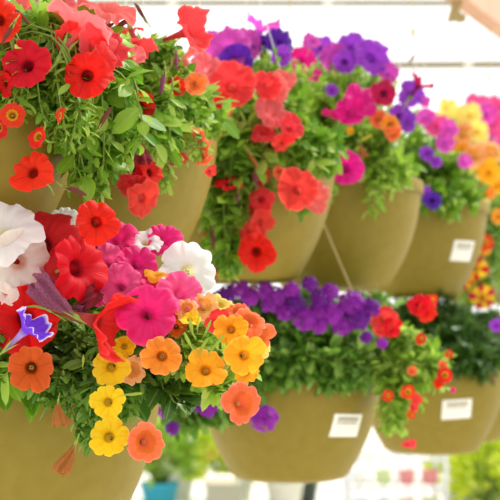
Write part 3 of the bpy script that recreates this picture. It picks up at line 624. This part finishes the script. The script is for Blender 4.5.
# ---- pots C, D
plant('trailing_plant', 'dark leafy trailing plant filling the lower right stickered pot', 'potted plant', pC,
  [(440, 340, 2.6, 50, 34, .07, 80), (472, 342, 2.56, 34, 28, .06, 56), (470, 365, 2.48, 40, 16, .03, 40), (430, 315, 2.62, 40, 24, .06, 30), (430, 375, 2.47, 20, 10, .02, 8), (436, 310, 2.7, 34, 10, .06, 26), (430, 301, 2.62, 34, 7, .04, 18), (400, 308, 2.6, 30, 12, .04, 26)],
  [(497, 325, 2.42, 14, 'violet', (0, 0, 1)), (492, 379, 2.42, 12, 'wine', (.2, -.9, .1), 'bud')],
  lmat='deep', L=.03, ratio=.4, nl=14)
plant('trailing_plant', 'dark leafy plant behind at the right edge in the half hidden lower pot', 'potted plant', pD,
  [(470, 330, 2.95, 50, 30, .07, 50), (500, 350, 2.8, 20, 24, .04, 24), (492, 322, 2.98, 24, 20, .04, 30)], [],
  lmat='deep', L=.032, ratio=.4, nl=14)

# ------------------------------------------------------------------ greenhouse frame
def bar(name, a, b, w, h, mat, label=None, cat=None, kind=None):
    a, b = Vector(a), Vector(b); d = b-a; o = link(name, None)
    mb = MB(); rm = d.to_track_quat('Y', 'Z').to_matrix(); mb.box((0, 0, 0), (w, d.length, h), 0, rm)
    bpy.data.objects.remove(o); o = link(name, mb.mesh(name, mat, False)); o.location = (a+b)/2
    return tag(o, label, cat, None, kind)
wood = plain('beam_wood', '#e0b8a0', .7, 0, .2, 14, .2, '#d8a890')
dx, dy = .172/.381, .34/.381
railz = EYE+RAIL+.05
a = Vector((-.022, 1.95, railz)); dr = Vector((dx, dy, 0))
bar('hanging_beam', a-dr*1.9, a+dr*3.2, .045, .10, wood, 'pinkish wooden beam crossing the upper right corner, carrying the hanging pots', 'beam')
for i, p in enumerate(((p1, 'a'), (p2, 'b'), (p3, 'c'), (p4, 'd'), (p5, 'e'), (p6, 'f'))): pass
# tan bracket under the beam
bz = railz-.05
bc = Vector((pD[0], pD[1], bz))
mb = MB()
out = [(-.010, 0), (.010, 0), (.010, -.012), (.005, -.018), (.006, -.026), (.016, -.032), (.017, -.044), (.006, -.047), (-.004, -.044), (-.018, -.047), (-.014, -.030), (-.010, -.015)]
vs = [(x, -.003, z) for x, z in out]+[(x, .003, z) for x, z in out]; vs = [(x*1.25, y, z*1.1) for x, y, z in vs]; n = len(out)
mb.add(vs, [tuple(range(n)), tuple(range(n, 2*n))[::-1]]+[(i, n+i, n+(i+1) % n, (i+1) % n) for i in range(n)])
o = link('beam_bracket', mb.mesh('beam_bracket', plain('bracket_tan', '#ac9868', .5), False)); o.location = bc+Vector((-.008, -.012, .002))
tag(o, 'small tan bracket hanging under the pinkish beam near the top edge', 'bracket')
pipe = plain('pipe_metal', '#968a72', .6)
def pipe_obj(name, a, b, r, label):
    mb = MB(); a, b = Vector(a), Vector(b); c = (a+b)/2
    mb.tube([a-c, b-c], r, 14); o = link(name, mb.mesh(name, pipe)); o.location = c
    for k in range(12):
        t = -.46+.92*k/11; q = (b-a)*t; m2 = MB(); e = (b-a).normalized()
        m2.tube([q-e*.02, q+e*.02], r*1.35, 14); link('clamp', m2.mesh('clamp', plain('clamp_white', '#e8e4da', .5)), o)
    return tag(o, label, 'pipe')
pz = EYE+(340-67)/F*6.0; pipe_obj('greenhouse_pipe', (-4, 6.0, pz-.02), (4, 6.0, pz+.03), .017, 'thin grey greenhouse pipe running level across the sky at right')
pz = EYE+(340-3)/F*5.6; pipe_obj('greenhouse_pipe', (-4, 5.6, pz), (4, 5.6, pz), .013, 'thin pale greenhouse pipe along the very top of the view')

# ------------------------------------------------------------------ far ground, benches and stock
mb = MB(); mb.box((0, 20, -.05), (60, 60, .1)); o = link('floor', mb.mesh('floor', plain('greenhouse_floor', '#e4e0d4', .9, 0, .2, 1.5, .1, '#d4d0c0'), False)); tag(o, kind='structure')
def bench(x, y, w, d, h, label):
    r = empty('nursery_bench', (x, y, 0), label, 'bench', 'nursery benches')
    mb = MB(); mb.box((0, 0, h-.02), (w, d, .04)); link('bench_top', mb.mesh('bench_top', plain('bench_white', '#e4e4dc', .6), False), r)
    for sx in (-1, 1):
        for sy in (-1, 1):
            m = MB(); m.box((sx*(w/2-.06), sy*(d/2-.06), (h-.04)/2), (.05, .05, h-.04)); link('leg', m.mesh('leg', plain('bench_leg', '#c8c8c4', .6), False), r)
    return r
def far_plant(x, y, z, r, h, mat, rg, potc, label, group, fl=None, L=.06):
    e = empty('potted_shrub', (x, y, z), label, 'potted plant', group)
    mb = MB(); mb.lathe([(.0001, 0), (.06, 0), (.085, .14), (.09, .14), (.09, .155), (.08, .155), (.078, .13), (.0001, .13)], 24)
    link('pot_body', mb.mesh('pot_body', plain('farpot_'+potc, potc, .5)), e)
    mb = MB()
    for k in range(300):
        th = rg.uniform(0, 2*PI); ph = rg.uniform(-.7, 1); rr = rg.uniform(.55, 1)
        p = Vector((math.cos(th)*r*rr*math.sqrt(max(0, 1-ph*ph*.8)), math.sin(th)*r*rr*math.sqrt(max(0, 1-ph*ph*.8)), max(.06, .15+h*.42+ph*h*.52*rr)))
        dn = (p-Vector((0, 0, .2))).normalized()
        leaf(mb, p, (dn+Vector((rg.uniform(-.5, .5), rg.uniform(-.5, .5), rg.uniform(-.3, .5)))).normalized(), Vector((rg.uniform(-.5, .5), -.6, 1)).normalized(), L*rg.uniform(.7, 1.3), L*.55, rg)
        if k % 6 == 0: mb.tube([(0, 0, .12), p*.5+Vector((0, 0, .08)), p], .003, 4, 1)
    link('foliage', mb.mesh('foliage', [LM[mat](), stem_mat()]), e)
    if fl:
        for k in range(7):
            o = link('flower', corolla('calibrachoa', k % 5, fl), e); th = rg.uniform(PI, 2*PI)
            o.location = (math.cos(th)*r*.8, math.sin(th)*r*.9, .2+h*rg.uniform(.2, .9)); o.scale = (.08,)*3
            o.rotation_mode = 'QUATERNION'; o.rotation_quaternion = face_q((math.cos(th)*.6, .4, .8), 0)
    return e
rg = random.Random(33)
H1 = .80
bench(-.45, 6.3, 1.9, 1.3, H1, 'white nursery bench behind the gap at lower left, with lime shrubs')
FP = [(-.78, 6.0, 'bright', '#e8e8e0', None), (-.41, 5.9, 'lime', '#40b0d0', None), (-.12, 5.95, 'bright', '#e8e8e0', 'lemon'), (.16, 5.95, 'lime', '#f0ece0', 'salmon'), (-.66, 6.5, 'lime', '#e8e8e0', None), (-.36, 6.5, 'bright', '#e8e8e0', None), (-.06, 6.5, 'bright', '#f0ece0', 'white'), (.26, 6.4, 'mid', '#404844', None)]
DS = ['lime shrub on the left bench, at its front left', 'lime shrub in a turquoise pot on the left bench', 'lime shrub with pale yellow flowers on the left bench', 'green shrub with salmon flowers on the left bench', 'green shrub at the back left of the left bench', 'lime shrub at the back middle of the left bench', 'green shrub with white flowers at the bench back', 'green shrub in a dark pot at the right end of the left bench']
for (x, y, m, pc, fl), d in zip(FP, DS): far_plant(x, y, H1, .15, .32, m, rg, pc, d, 'shrubs on the left bench', fl)
bench(1.52, 6.1, 1.3, 1.2, .72, 'white nursery bench at far right carrying bright yellow green shrubs')
for k in range(9):
    x = 1.02+.34*(k % 3)+(.12 if k//3 == 1 else 0); y = 5.66+.36*(k//3)
    far_plant(x, y, .72, .15, .46, 'bright', rg, '#d8d8c8', 'bright yellow green shrub on the far right bench, %s row, %s' % (('front', 'middle', 'back')[k//3], ('left', 'middle', 'right')[k % 3]), 'bright shrubs on the right bench', None, .075)
# wire rack with coloured trays
rk = empty('wire_rack', (.62, 5.6, 0), 'white wire display rack between the two stickered pots, far behind', 'rack')
wm = plain('rack_white', '#dcdce0', .5); HT = EYE-(452-340)/F*5.6
for sx in (-.2, .2):
    for sy in (-.15, .15):
        m = MB(); m.tube([(sx, sy, 0), (sx, sy, HT)], .010, 8); link('post', m.mesh('post', wm), rk)
for k in range(6):
    z = HT-.02-.12*k; m = MB()
    m.tube([(-.2, -.15, z), (.2, -.15, z)], .008, 6); m.tube([(-.2, .15, z), (.2, .15, z)], .008, 6)
    for j in range(9): m.tube([(-.2+.05*j, -.15, z), (-.2+.05*j, .15, z)], .003, 5)
    link('shelf', m.mesh('shelf', wm), rk)
m = MB()
for j in range(8): m.tube([(-.2+.4*j/7, .15, .1), (-.2+.4*j/7, .15, HT)], .005, 5)
link('back_grid', m.mesh('back_grid', wm), rk)
for k in range(4):
    for j in range(4):
        c = rg.choice(['#f0f0ec', '#e8c8c0', '#e09090', '#d8dce8', '#f4f0d8', '#c8d8a0'])
        mb = MB(); mb.lathe([(.0001, 0), (.028, 0), (.038, .06), (.036, .06), (.027, .005)], 16)
        o = link('small_pot', mb.mesh('small_pot', plain('smallpot_'+c, c, .5))); o.location = (.62-.15+.1*j, 5.55, HT-.02-.12*(k+1)+.008)
        nm = {'#f0f0ec': 'white', '#e8c8c0': 'blush', '#e09090': 'rose', '#d8dce8': 'pale blue', '#f4f0d8': 'cream', '#c8d8a0': 'pale green'}[c]
        tag(o, '%s small pot on the wire rack, %s shelf, %s' % (nm, ('top', 'second', 'third', 'fourth')[k], ('at its left end', 'left of centre', 'right of centre', 'at its right end')[j]), 'pot', 'small pots on the wire rack')
# grey bin with pale lid
bx = empty('storage_bin', (at(224, 480, 5.0).x, 5.0, 0), 'grey upright bin with a pale lid, behind lower rim of the middle pot', 'bin')
hb = at(224, 482, 5.0).z
m = MB(); m.box((0, 0, hb/2), (.135, .14, hb)); link('body', m.mesh('body', plain('bin_grey', '#a8a894', .7), False), bx)
m = MB(); m.box((-.01, 0, hb+.012), (.10, .15, .024)); link('lid', m.mesh('lid', plain('lid_pale', '#f8e8d0', .6), False), bx)

# ------------------------------------------------------------------ light, sky, camera
w = bpy.data.worlds.new('world'); bpy.context.scene.world = w; w.use_nodes = True
bg = w.node_tree.nodes['Background']; bg.inputs[0].default_value = (1, .995, .975, 1)
wt = w.node_tree; tc = ND(wt, 'ShaderNodeTexCoord'); sp = ND(wt, 'ShaderNodeSeparateXYZ'); wt.links.new(tc.outputs['Generated'], sp.inputs[0])
mr = ND(wt, 'ShaderNodeMapRange'); wt.links.new(sp.outputs[1], mr.inputs[0])   # sky strength graded for a backlit look: brighter ahead, dimmer behind the camera
for i, v in ((1, -.8), (2, .8), (3, 1.0), (4, 1.45)): mr.inputs[i].default_value = v
wt.links.new(mr.outputs[0], bg.inputs[1])
def sun(e, ang, d, c):
    l = bpy.data.lights.new('sun', 'SUN'); l.energy = e; l.angle = math.radians(ang); l.color = c
    o = bpy.data.objects.new('sun', l); C.objects.link(o); o.location = (2, 4, 5)
    o.rotation_mode = 'QUATERNION'; o.rotation_quaternion = Vector(d).to_track_quat('-Z', 'Y'); return o
sun(3.2, 14, (-.55, -.35, -.8), (1, .96, .88))
cam = bpy.data.cameras.new('camera'); co = bpy.data.objects.new('camera', cam); C.objects.link(co)
co.location = (0, 0, EYE); co.rotation_euler = (PI/2, 0, 0)
cam.sensor_width = 36; cam.lens = 36*F/500; cam.shift_y = 90/500; cam.clip_start = .05
cam.dof.use_dof = True; cam.dof.focus_distance = 1.2; cam.dof.aperture_fstop = cam.lens/9.5
sc = bpy.context.scene; sc.camera = co
sc.view_settings.view_transform = 'Standard'; sc.view_settings.look = 'None'; sc.view_settings.gamma = 1; sc.view_settings.exposure = 0.14
sc.view_settings.use_curve_mapping = False
